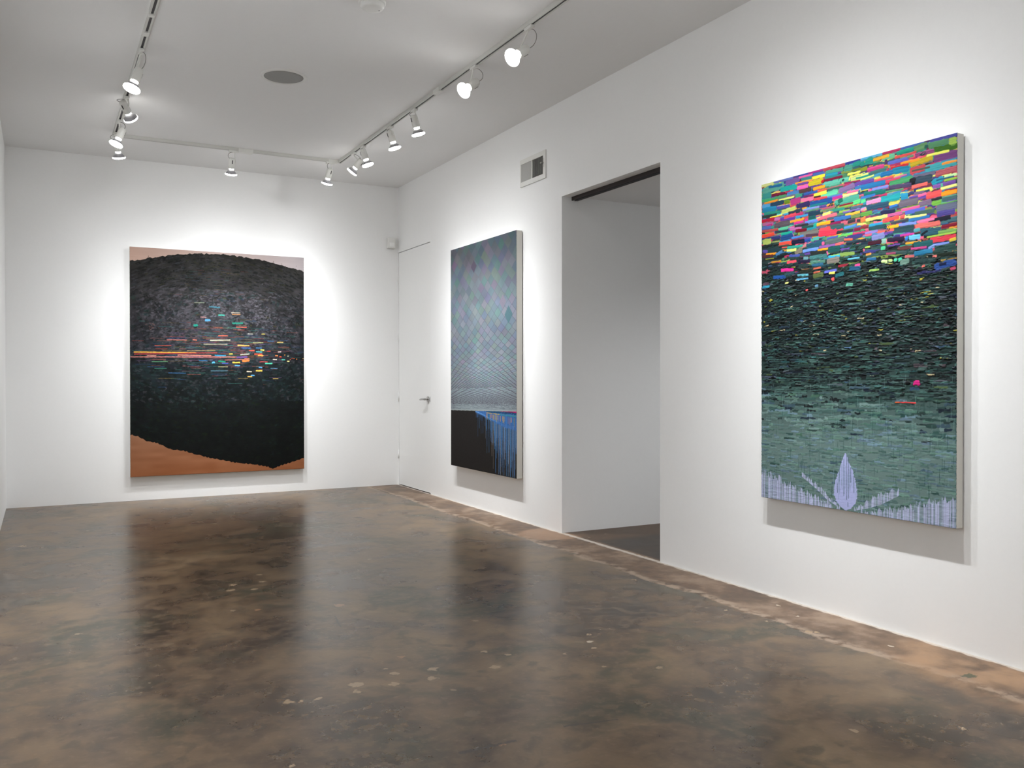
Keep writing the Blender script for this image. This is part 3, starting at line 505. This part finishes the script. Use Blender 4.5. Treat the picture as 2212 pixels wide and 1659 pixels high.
def art1():
    P = Paint(W1, H1, 3.3, 3); R = P.rng; U, V = P.U, P.V
    sky = hx('b49688')*(1-(U/W1)[..., None])+hx('9e9698')*(U/W1)[..., None]
    P.col[:] = sky+(P.n3[..., None]-.5)*.02
    tp = [(0, 148), (81, 137), (168, 112), (265, 95), (371, 69), (533, 45), (716, 31), (884, 20), (1044, 33), (1236, 51), (1431, 79), (1580, 115), (1773, 160)]
    bt = [(0, 1907), (76, 1928), (155, 1977), (252, 1999), (386, 2071), (512, 2090), (613, 2127), (761, 2172), (892, 2202), (1034, 2237), (1228, 2265), (1375, 2297), (1429, 2322), (1524, 2288), (1625, 2262), (1773, 2217)]
    bump = P.line(24.)*16
    tu = np.interp(U[0], *zip(*tp))-bump+4; bu = np.interp(U[0], *zip(*bt))
    bump2 = np.abs(np.sin(U[0]/17.+6*P.line(70.)))*9
    bu = bu+bump2-6; bu = np.where((U[0] > 1405) & (U[0] < 1455), np.interp(U[0], *zip(*bt)), bu)
    hill = ((V > tu[None, :]) & (V < bu[None, :])).astype(float)
    below = (V >= bu[None, :]).astype(float)[..., None]
    g = ((V-1900)/430.)[..., None].clip(0, 1)
    P.col[:] = P.col*(1-below)+below*(hx('92674e')*(1-g)+hx('8e5838')*g+(P.noise(130, 40)[..., None]-.5)*.05)
    t = V/H1
    stops = [(0, '262522'), (.10, '2e2d2b'), (.22, '383638'), (.34, '3d3c42'), (.45, '33363e'), (.53, '1e282b'), (.65, '161d1d'), (.80, '101514'), (1, '0e100e')]
    cc = np.stack([np.interp(t, [a for a, _ in stops], [hx(b)[k] for _, b in stops]) for k in range(3)], -1)
    edge = np.clip(np.abs(U-900)/900., 0, 1)[..., None]; midb = np.exp(-((t-.36)/.16)**2)[..., None]
    cc = cc*(1-.28*edge*midb)
    cl = (P.noise(60, 55)*.6+P.noise(120, 90)*.4)[..., None]-.5
    cc = cc*.80*(1+.75*cl)
    P.col[:] = P.col*(1-hill[..., None])+cc*hill[..., None]
    CL = P.noise(70, 60)
    # foliage dabs follow the dome
    greyp = [hx(c) for c in '4c4a50 55525a 5c5a62 4a4e54 504c52 444a50 605c64'.split()]
    olive = [hx(c) for c in '3a3c22 2e3424 444420 283024 4c4a28 243026'.split()]
    teal = [hx(c) for c in '1f3836 223036 2c4644 1c2c30 30403c 262a38 1e3a3c'.split()]
    blk = [hx(c) for c in '121614 0e1210 181c1a 1c1a20 101818'.split()]
    grn = [hx(c) for c in '14241c 1a2a16 1c3024 202c14 16262a'.split()]
    topu = lambda u: np.interp(u, *zip(*tp)); botu = lambda u: np.interp(u, *zip(*bt))
    for _ in range(9000):
        u = R.uniform(0, W1); v = R.uniform(0, H1); k = v/H1
        cv = CL[min(P.ny-1, int(v/P.step)), min(P.nx-1, int(u/P.step))]
        if v < topu(u)+8 or v > botu(u)-14: continue
        cen = math.exp(-((u-900)/620)**2); q = min(.999, max(0, R.rand()*.55+(1-cv)*.5-.03))
        if k < .17: P_ = olive if q < .22 else blk if q < .5 else greyp; f = .55
        elif k < .50: P_ = greyp if q < .40+.25*cen else blk if q < .72 else teal if q < .90 else olive; f = .68+.25*cen
        elif k < .68: P_ = teal if q < .45 else greyp if q < .55 else blk if q < .85 else grn; f = .72
        else: P_ = blk if q < .68 else grn if q < .90 else teal; f = .75*max(.6, 1-(k-.68))
        c = P_[R.randint(len(P_))]*f*R.uniform(.9, 1.1)
        sl = (u-900)/900.*(.5 if k < .5 else -.3)
        L = R.uniform(10, 46)*(1.3 if k < .2 else 1)
        P.stroke(u, v, u+L, v+L*sl+R.uniform(-5, 5)*(1 if k < .2 else 2.2), R.uniform(9, 26)*(.6 if k < .2 else 1), c, h=R.uniform(.05, .3), rag=.7, rnd=.5, a=.5)
    for cx, cy, n, c in ((800, 610, 60, '66636b'), (1330, 700, 70, '68656e'), (1240, 560, 50, '5e5c64'), (980, 700, 40, '626068'), (330, 620, 40, '56525a'), (420, 1000, 40, '524e56'), (1090, 1010, 30, '5a5860'), (1550, 800, 30, '56545c'), (980, 1180, 25, '4c5258'), (560, 880, 30, '56464c'), (190, 830, 14, '6a4a44')):
        for _ in range(n):
            x, y = R.normal(cx, 70), R.normal(cy, 60)
            P.stroke(x, y, x+R.uniform(5, 30), y+R.uniform(-22, 22), R.uniform(7, 20), hx(c)*R.uniform(.78, 1.0), h=.3, rag=.8, rnd=.5, a=.55)
    # fine horizontal streaks of muted colour in the valley
    mut = [hx(c) for c in '7c3c38 2c5c58 30486c 6c5c38 503c5c 2c3c40 8c5048 3c6c64 1c2428 22202c'.split()]
    for _ in range(620):
        u = R.normal(930, 330); v = R.normal(1050, 135)
        if v < 520 or v > 1500: continue
        L = R.uniform(25, 170)*(1.3-.5*min(1, abs(u-400)/900)); P.stroke(u-L/2, v, u+L/2, v, R.uniform(3.2, 6), mut[R.randint(10)]*R.uniform(.7, 1.05), h=.5, rag=.5, a=.85)
    for _ in range(90):
        u = R.normal(860, 200); v = R.uniform(180, 560); L = R.uniform(20, 110)
        P.stroke(u-L/2, v, u+L/2, v, 3.3, mut[R.randint(6)]*.75, h=.3, rag=.6, a=.6)
    for (u0, v0, u1, v1, tt, c) in strokes(ART1):
        P.stroke(u0, v0, u1, v1, max(4.6, tt*1.0), c, h=.8, rag=.25, var=.03, a=.97)
    # faint drips and specks in the sky
    for u, v, L in ((176, 82, 16), (1442, 58, 30), (600, 22, 10), (1530, 80, 10), (1572, 105, 22), (1690, 95, 8)):
        P.stroke(u, v, u, v+L, 4, hx('4c3c38'), h=.4, a=.85)
    P.stroke(1560, 2265, 1560, 2278, 5, hx('5c3c28'), h=.3)
    return P

T1, T2, T3 = .045, .066, .056
pic = canvas_thing('landscape_painting', 'large dark canvas of a bulging black-green hillside with coloured light streaks, on the back wall', W1/1000, H1/1000, T1-.0015, (.797, YB-T1+.0015, .246), 0)
# local +y must point into the room (-y world): mirror by turning 180 degrees
pic.rotation_euler = (0, 0, PI); pic.location = (.797+W1/1000, YB-T1+.0015, .246)
def place(P, name, mat, parent, relief, gain):
    P.col = P.col[:, ::-1]; P.hgt = P.hgt[:, ::-1]        # the turned frame runs right to left
    o = P.build(name, mat, parent, relief, gain)
    return o
place(art1(), 'painted_surface', M_matte, pic, .6, GAIN1)
pic = canvas_thing('tiled_vault_painting', 'tall canvas of grey diamond tiles over black with blue drips, beside the flush door', W2/1000, H2/1000, T2-.0015, (XR-T2+.0015, 6.698, .376), PI/2)
place(art2(), 'painted_surface', M_matte, pic, .6, GAIN2)
pic = canvas_thing('brushstroke_painting', 'canvas of rainbow brushstrokes fading through black-green to lavender drips, right of the doorway', W3/1000, H3/1000, T3-.0015, (XR-T3+.0015, 2.5515, .567), PI/2)
place(art3(), 'painted_surface', M_oil, pic, 1.0, GAIN3)

# ---------------------------------------------------------------- flush door in the right-hand wall
g = .0055
door = struct(boxes('door_1', [(XR+.002, XR+.042, DY0+g, DY1-g-.002, .010, DH-.009)], M_door))
boxes('door_frame', [(XR+.045, XR+W-.002, DY0+.0005, DY0+.03, .0, DH-.0005), (XR+.045, XR+W-.002, DY1-.03, DY1-.0005, 0, DH-.0005), (XR+.045, XR+W-.002, DY0+.03, DY1-.03, DH-.03, DH-.0005),
    (XR+.05, XR+.10, DY0+.03, DY1-.03, 0, DH-.03)], M_duct, door)
for z in (2.40, 1.72, 1.03, .36):
    bm = bmesh.new()
    bmesh.ops.create_cone(bm, cap_ends=True, segments=16, radius1=.0065, radius2=.0065, depth=.09, matrix=Matrix.Translation((XR-.004, DY1-.004, z)))
    for s in (-1, 1): bmesh.ops.create_uvsphere(bm, u_segments=12, v_segments=8, radius=.0065, matrix=Matrix.Translation((XR-.004, DY1-.004, z+s*.047)))
    link('hinge', mesh_from(bm, 'hinge', True), M_door, door)
hy, hz = 8.820, 1.020
bm = bmesh.new()
rotx = Matrix.Rotation(PI/2, 4, 'Y')
bmesh.ops.create_cone(bm, cap_ends=True, segments=28, radius1=.032, radius2=.029, depth=.010, matrix=Matrix.Translation((XR-.003, hy, hz)) @ rotx)
bmesh.ops.create_cone(bm, cap_ends=True, segments=20, radius1=.012, radius2=.011, depth=.045, matrix=Matrix.Translation((XR-.028, hy, hz)) @ rotx)
h = link('door_handle', mesh_from(bm, 'door_handle', False), M_metal, door)
h['label'] = 'satin metal lever handle'
link('lever', tube_mesh('lever', [(XR-.048, hy-.012, hz), (XR-.050, hy+.02, hz), (XR-.050, hy+.07, hz-.002), (XR-.048, hy+.118, hz-.006)], .0095, 12), M_metal, h)
boxes('strike_plate', [(XR-.0015, XR+.001, DY0+.0005, DY0+.0035, hz-.028, hz+.028)], M_hole, door)

# ---------------------------------------------------------------- supply vent over the second picture
vy0, vy1, vz0, vz1 = 6.292, 6.730, 2.906, 3.140
ft = .012; iy0, iy1, iz0, iz1 = vy0+.040, vy1-.020, vz0+.040, vz1-.040; ym = 6.522
vt = thing('air_vent', 'white rectangular wall vent with pale left and dark right louvres, between painting and doorway', 'vent', (XR, (vy0+vy1)/2, vz0))
def rel(L, o): return [(a-o[0], b-o[0], c-o[1], d-o[1], e-o[2], f-o[2]) for a, b, c, d, e, f in L]
vo_ = (XR, (vy0+vy1)/2, vz0)
boxes('vent_frame', rel([(XR-ft, XR, vy0, vy1, vz0, iz0), (XR-ft, XR, vy0, vy1, iz1, vz1), (XR-ft, XR, vy0, iy0, iz0, iz1), (XR-ft, XR, iy1, vy1, iz0, iz1), (XR-ft-.001, XR, ym-.005, ym+.005, iz0, iz1)], vo_), M_white, vt)
boxes('duct_opening', rel([(XR-.0015, XR-.0005, iy0, iy1, iz0, iz1)], vo_), M_duct, vt)
for nm, a, b, sg, mat in (('louvre_bank', ym+.006, iy1, -1, M_vane), ('louvre_bank', iy0, ym-.006, 1, M_vane)):
    bm = bmesh.new(); n = int((b-a)/.0135)
    for i in range(n):
        y = a+(i+.5)*(b-a)/n; w2 = .0105
        ang = sg*math.radians(42)
        dx, dy = w2/2*math.cos(ang), w2/2*math.sin(ang)
        for s in (1,):
            v = []
            for px, py in ((-dx, -dy), (dx, dy)):
                for e in (-.0004, .0004):
                    v.append((XR-.0068+px-e*math.sin(ang), y+py+e*math.cos(ang)))
            q = [v[0], v[1], v[3], v[2]]
            vs = [bm.verts.new((x-XR, yy-vo_[1], z-vz0)) for z in (iz0, iz1) for x, yy in q]
            for f in ((0,1,2,3),(7,6,5,4),(0,4,5,1),(1,5,6,2),(2,6,7,3),(3,7,4,0)): bm.faces.new([vs[k] for k in f])
    link(nm, mesh_from(bm, nm), mat, vt)
boxes('damper_lever', rel([(XR-.030, XR-.011, iy0-.010, iy0-.004, 3.032, 3.040), (XR-.034, XR-.030, iy0-.012, iy0+.012, 3.030, 3.042)], vo_), M_metal, vt, bevel=.001)
boxes('lever_plate', rel([(XR-.0135, XR-.0118, iy0-.016, iy0-.008, 3.00, 3.075)], vo_), M_vane, vt)

# ---------------------------------------------------------------- motion sensor in the far corner
ms = thing('motion_sensor', 'small white motion sensor high in the far right corner above the flush door', 'sensor', (3.600, YB, 2.757))
boxes('sensor_housing', [(-.050, .046, -.062, -.008, -.002, .126)], M_plastic, ms, bevel=.008)
boxes('mounting_plate', [(-.038, .052, -.009, .0, .008, .118)], M_vane, ms)
boxes('sensor_lens', [(-.030, .030, -.065, -.061, .018, .065)], M_door, ms, bevel=.0015)

# ---------------------------------------------------------------- sliding door rail under the doorway head
rl = thing('door_rail', 'dark metal sliding door rail fixed under the head of the doorway', 'rail', (3.797, (OY0+OY1)/2, OH))
hl = (OY1-OY0)/2
boxes('rail_channel', [(-.020, .020, -hl+.001, hl-.020, -.008, 0), (-.020, -.016, -hl+.001, hl-.020, -.030, -.008), (.016, .020, -hl+.001, hl-.020, -.030, -.008),
    (-.016, -.008, -hl+.001, hl-.020, -.030, -.026), (.008, .016, -hl+.001, hl-.020, -.030, -.026)], M_rail, rl)
boxes('rail_liner', [(-.015, .015, -hl+.01, hl-.055, -.037, -.0085)], M_hole, rl)

# ---------------------------------------------------------------- ceiling speaker and smoke detector
sp = thing('ceiling_speaker', 'round ceiling speaker with grey mesh grille in the middle of the ceiling', 'speaker', (1.587, 6.523, HC))
link('speaker_rim', lathe_mesh('speaker_rim', [(.168, 0), (.166, -.006), (.158, -.010), (.146, -.010), (.140, -.004), (.140, 0)], 56), M_plastic, sp)
link('speaker_grille', lathe_mesh('speaker_grille', [(0, -.0075), (.05, -.0075), (.10, -.007), (.143, -.005), (.1435, -.001)], 56), M_grille, sp)
sd = thing('smoke_detector', 'round white smoke detector on the ceiling, cut by the top edge of the photo', 'smoke detector', (1.735, 4.985, HC))
link('detector_base', lathe_mesh('detector_base', [(.080, 0), (.080, -.012), (.074, -.014), (0, -.014)], 48), M_plastic, sd)
link('detector_cap', lathe_mesh('detector_cap', [(.068, -.0141), (.070, -.030), (.062, -.042), (.040, -.046), (0, -.047)], 48), M_plastic, sd)
link('indicator_light', lathe_mesh('indicator_light', [(.004, -.0455), (.003, -.0485), (0, -.049)], 12), M_hole, sd, loc=(.042, .0, .001))

# ---------------------------------------------------------------- lighting tracks on the ceiling
TW, TH = .036, .028
def track(name_label, a, b, axis, cross, fittings):
    """a..b along axis, cross = fixed coordinate"""
    t = thing('lighting_track', name_label, 'track lighting', (0, 0, HC), 'ceiling lighting tracks')
    def bx(u0, u1, w0, w1, z0, z1):
        return (u0, u1, cross+w0, cross+w1, z0, z1) if axis == 'x' else (cross+w0, cross+w1, u0, u1, z0, z1)
    boxes('track_channel', [bx(a, b, -TW/2, TW/2, -.010, 0), bx(a, b, -TW/2, -TW/2+.010, -TH, -.010), bx(a, b, TW/2-.010, TW/2, -TH, -.010)], M_trackside, t)
    boxes('conductor_slot', [bx(a, b, -TW/2+.0105, TW/2-.0105, -.022, -.0105)], M_slot, t)
    for nm, u0, u1, ex in fittings:
        boxes(nm, [bx(u0, u1, -TW/2-ex, TW/2+ex, -TH-.004-ex, -.0005)], M_white, t, bevel=.002)
    return t
track('left ceiling lighting track parallel to the left wall', -3.4, TR_B+TW/2, 'y', TR_L, [('track_joiner', 6.03, 6.10, .001), ('track_joiner', 5.72, 5.76, .001)])
track('short back ceiling lighting track joining the two long ones', TR_L+TW/2, TR_R-TW/2, 'x', TR_B, [('power_feed', 1.69, 1.83, .009), ('corner_connector', TR_R-TW/2-.10, TR_R-TW/2-.002, .002)])
track('right ceiling lighting track parallel to the right wall', -3.4, TR_B+TW/2, 'y', TR_R, [('track_joiner', 6.19, 6.30, .001)])

# ---------------------------------------------------------------- track spotlights
RIM = .055
me_adapter = None
def bm_box_mesh(name, L, bevel):
    bm = bmesh.new()
    for b in L: box(bm, *b)
    bmesh.ops.bevel(bm, geom=bm.edges[:], offset=bevel, segments=2, affect='EDGES', profile=.5)
    return mesh_from(bm, name)
ME_ad = bm_box_mesh('track_adapter', [(-.016, .016, -.045, .045, -.018, 0)], .003)
ME_ad.materials.append(M_white)
def with_mat(me, m): me.materials.append(m); return me
# local frame of the head: -z is the aim, origin at the centre of the lens
ME_hold = with_mat(lathe_mesh('lamp_holder', [(0, .158), (.020, .158), (.027, .152), (.030, .140), (.031, .062), (.029, .058), (.024, .058), (.022, .066), (0, .070)], 32), M_white)
ME_cap = with_mat(bm_box_mesh('holder_slot', [(-.004, .004, -.0325, -.0295, .105, .140)], .001), M_hole)
ME_neck = with_mat(lathe_mesh('bulb_neck', [(0, .060), (.0215, .060), (.0225, .054), (.0225, .047), (.020, .045), (0, .045)], 28), M_neck)
ME_refl = with_mat(lathe_mesh('bulb_reflector', [(.0185, .0465), (.024, .043), (.036, .032), (.047, .018), (.0535, .0075), (.0535, .006)], 36), M_refl)
ME_face = with_mat(lathe_mesh('bulb_lens', [(.0535, .008), (.0552, .005), (.0550, -.001), (.050, -.005), (.036, -.009), (.018, -.0115), (0, -.012)], 36), M_face)
E_CAL = 200
BK1, BK2, BW2 = 12.5, 3.4, .115
def spotlight(label, base, P, d, watts, axis='y', cone=82, blend=1., group=None, seen=True):
    t = thing('track_spotlight', label, 'spotlight', (base[0], base[1], HC-TH), group or 'track spotlights')
    o0 = Vector((base[0], base[1], HC-TH)); Pl = Vector(P)-o0; d = Vector(d).normalized()
    ad = link('track_adapter', ME_ad, None, t)
    if axis == 'x': ad.rotation_euler = (0, 0, PI/2)
    q = (-d).to_track_quat('Z', 'Y')
    def part(nm, me, parent=t):
        o = bpy.data.objects.new(nm, me); C.objects.link(o); o.parent = parent
        if parent is t: o.rotation_mode = 'QUATERNION'; o.rotation_quaternion = q; o.location = Pl
        return o
    h = part('lamp_holder', ME_hold); part('holder_slot', ME_cap, h)
    b = part('bulb', ME_refl); part('bulb_neck', ME_neck, b); part('bulb_lens', ME_face, b)
    # bracket arm from the adapter down the side of the holder, and a looping cord
    side = d.cross(Vector((0, 0, 1))); side = (side.normalized() if side.length > .1 else Vector((0, 1, 0)))
    back = Pl-d*.150; piv = Pl-d*.115+side*.034
    a0 = Vector((side.x*.012, side.y*.012, -.014))
    link('bracket_arm', tube_mesh('bracket_arm', [a0, a0+Vector((0, 0, -.012)), piv+Vector((side.x*.002, side.y*.002, .018)), piv, piv-side*.006], .0055, 10), M_white, t)
    c0 = Vector((-side.x*.01, -side.y*.01, -.016)); c3 = Pl-d*.148-side*.012
    out = -side*.045-Vector((d.x, d.y, 0))*.05
    pts = []
    for k in range(13):
        s = k/12.; p = c0*(1-s)**3+3*(c0+out+Vector((0, 0, -.004)))*s*(1-s)**2+3*(c3+out-Vector((0, 0, -.01)))*s*s*(1-s)+c3*s**3
        pts.append(p)
    link('cord', tube_mesh('cord', pts, .0023, 8), M_cord, t)
    if watts:
        L = bpy.data.lights.new('spotlight_beam', 'SPOT'); L.energy = watts*E_CAL; L.spot_size = math.radians(172); L.spot_blend = .6
        L.shadow_soft_size = .028; L.color = (.975, .99, 1.0)
        # measured-lamp style beam: a tight hot centre with a soft wide field, by angle off the axis
        L.use_nodes = True; nt = L.node_tree; em = nt.nodes['Emission']
        gm = nt.nodes.new('ShaderNodeNewGeometry'); dt = nt.nodes.new('ShaderNodeVectorMath'); dt.operation = 'DOT_PRODUCT'
        nt.links.new(gm.outputs['Incoming'], dt.inputs[0]); dt.inputs[1].default_value = d
        def mth(op, x, y, c=None):
            n = nt.nodes.new('ShaderNodeMath'); n.operation = op
            for i, q_ in enumerate((x, y, c)):
                if q_ is None: continue
                if isinstance(q_, (int, float)): n.inputs[i].default_value = q_
                else: nt.links.new(q_, n.inputs[i])
            return n.outputs[0]
        off = mth('SUBTRACT', mth('ABSOLUTE', dt.outputs['Value'], 0), 1.0)
        e1 = mth('EXPONENT', mth('MULTIPLY', off, BK1), 0); e2 = mth('EXPONENT', mth('MULTIPLY', off, BK2), 0)
        nt.links.new(mth('MULTIPLY_ADD', e2, BW2, e1), em.inputs['Strength'])
        lo = bpy.data.objects.new('spotlight_beam', L); C.objects.link(lo); lo.parent = t
        lo.rotation_mode = 'QUATERNION'; lo.rotation_quaternion = q; lo.location = Pl+d*.020
    return t
LAMPS = [
 ('spotlight on the left track aimed left, nearest of the left row', (0.600, 6.373), (0.535, 6.323, 3.162), (-.33, -.15, -.93), 1.0, 'y'),
 ('spotlight on the left track turned right with dark reflector back showing', (0.600, 7.495), (0.637, 7.575, 3.302), (.45, .6, -.66), .8, 'y'),
 ('pale spotlight on the left track aimed left, just above the back track', (0.600, 8.202), (0.566, 8.152, 3.227), (-.38, -.1, -.92), .6, 'y'),
 ('spotlight at the far end of the left track, lowest bulb of the left row', (0.600, 8.633), (0.631, 8.713, 3.245), (.16, .34, -.93), .68, 'y'),
 ('spotlight on the back track beside the power feed box', (1.651, 8.770), (1.639, 8.850, 3.232), (0, .34, -.94), 1.1, 'x'),
 ('spotlight on the back track beside the right corner', (2.604, 8.770), (2.590, 8.850, 3.240), (-.12, .34, -.93), 1.05, 'x'),
 ('spotlight on the right track aimed left with silver reflector back, farthest of the right row', (2.700, 8.306), (2.699, 8.366, 3.271), (-.5, .42, -.76), .8, 'y'),
 ('spotlight on the right track aimed right, second from the far corner', (2.700, 8.027), (2.755, 8.047, 3.277), (.32, -.08, -.95), 1.0, 'y'),
 ('spotlight on the right track aimed right, third from the far corner', (2.700, 7.293), (2.743, 7.293, 3.261), (.30, 0, -.95), 1.15, 'y'),
 ('spotlight on the right track aimed right, beside the left-turned glaring bulbs', (2.700, 6.734), (2.738, 6.734, 3.246), (.30, .05, -.95), 1.15, 'y'),
 ('glaring spotlight on the right track turned to the left, smaller of the two dazzling bulbs', (2.700, 5.603), (2.593, 5.553, 3.244), (-.78, -.2, -.58), .9, 'y'),
 ('glaring spotlight on the right track turned to the left, nearest and largest bulb', (2.700, 4.809), (2.550, 4.759, 3.210), (-.80, -.2, -.56), .9, 'y'),
]
for i, (lb, b, P, d, wt, ax) in enumerate(LAMPS): spotlight(lb, b, P, d, wt, ax)
# the same tracks carry on out of view; fill spotlights are added for ambient light
MORE = [
 ('spotlight on the near part of the right track, lighting the paintings left edge', (TR_R, 3.57), (2.752, 3.57, 3.25), (.28, -.03, -.96), 1.0),
 ('spotlight on the near part of the right track, lighting the middle of the brushstroke painting', (TR_R, 3.08), (2.752, 3.08, 3.25), (.28, .0, -.96), 1.0),
 ('spotlight on the near part of the right track, lighting the paintings right edge', (TR_R, 2.55), (2.752, 2.55, 3.25), (.28, .04, -.96), .65),
 ('spotlight on the near part of the left track aimed at the left wall', (TR_L, 4.6), (.548, 4.6, 3.25), (-.35, 0, -.93), 1.0),
 ('spotlight on the left track closest to the camera aimed at the left wall', (TR_L, 2.4), (.548, 2.4, 3.25), (-.35, 0, -.93), 1.0),
 ('added fill spotlight at the near end of the right track', (TR_R, 1.3), (2.752, 1.3, 3.25), (.3, -.5, -.8), 1.0),
 ('added fill spotlight on the right track behind the camera, aimed at the right wall', (TR_R, -.4), (2.752, -.4, 3.25), (.5, 0, -.85), 1.5),
 ('added fill spotlight on the left track behind the camera, aimed at the left wall', (TR_L, -.6), (.548, -.6, 3.25), (-.5, 0, -.85), 1.5),
 ('added fill spotlight on the right track by the front wall, aimed at the front wall', (TR_R, -2.9), (2.70, -2.95, 3.25), (0, -.5, -.85), 1.8),
 ('added fill spotlight on the left track by the front wall, aimed at the front wall', (TR_L, -2.9), (.60, -2.95, 3.25), (0, -.5, -.85), 1.8),
]
for lb, b, P, d, wt in MORE: spotlight(lb, b, P, d, wt)


# unseen lamp added to brighten the passage behind the doorway
cl = thing('passage_fill_lamp', 'round opal fill lamp added in the passage, unseen behind the wall', 'ceiling light', (5.6, 4.0, 2.714))
link('fill_lamp_base', lathe_mesh('fill_lamp_base', [(.16, 0), (.16, -.025), (.15, -.03), (0, -.03)], 40), M_plastic, cl)
link('fill_lamp_shade', lathe_mesh('fill_lamp_shade', [(.148, -.0305), (.14, -.06), (.10, -.085), (.05, -.095), (0, -.098)], 40), M_shade, cl)
lp = bpy.data.lights.new('passage_fill', 'SPOT'); lp.spot_size = math.radians(165); lp.spot_blend = .8; lp.energy = HALL_FILL; lp.shadow_soft_size = .12; lp.color = (.98, .99, 1)
lpo = bpy.data.objects.new('passage_fill', lp); C.objects.link(lpo); lpo.parent = cl; lpo.location = (0, 0, -.24)

# ---------------------------------------------------------------- camera
cam = bpy.data.cameras.new('camera'); co = bpy.data.objects.new('camera', cam); C.objects.link(co)
cam.sensor_width = 36; cam.lens = F_PX/2212*36; cam.clip_start = .02; cam.clip_end = 60
Fv = Vector((math.sin(YAW)*math.cos(PIT), math.cos(YAW)*math.cos(PIT), math.sin(PIT)))
Rv = Vector((math.cos(YAW), -math.sin(YAW), 0)); Uv = Rv.cross(Fv)
R2 = Rv*math.cos(ROL)+Uv*math.sin(ROL); U2 = -Rv*math.sin(ROL)+Uv*math.cos(ROL)
m = Matrix((R2, U2, -Fv)).transposed().to_4x4(); m.translation = (0, 0, CH)
co.matrix_world = m
sc = bpy.context.scene
sc.camera = co
w = bpy.data.worlds.new('world'); sc.world = w; w.use_nodes = True
w.node_tree.nodes['Background'].inputs[0].default_value = (0, 0, 0, 1); w.node_tree.nodes['Background'].inputs[1].default_value = 0
sc.view_settings.view_transform = 'Standard'; sc.view_settings.look = 'None'; sc.view_settings.gamma = 1
sc.view_settings.use_curve_mapping = False; sc.view_settings.exposure = EXPO
sc.cycles.max_bounces = 10; sc.cycles.diffuse_bounces = 7; sc.cycles.glossy_bounces = 4
sc.cycles.sample_clamp_indirect = 6; sc.cycles.caustics_reflective = False; sc.cycles.caustics_refractive = False
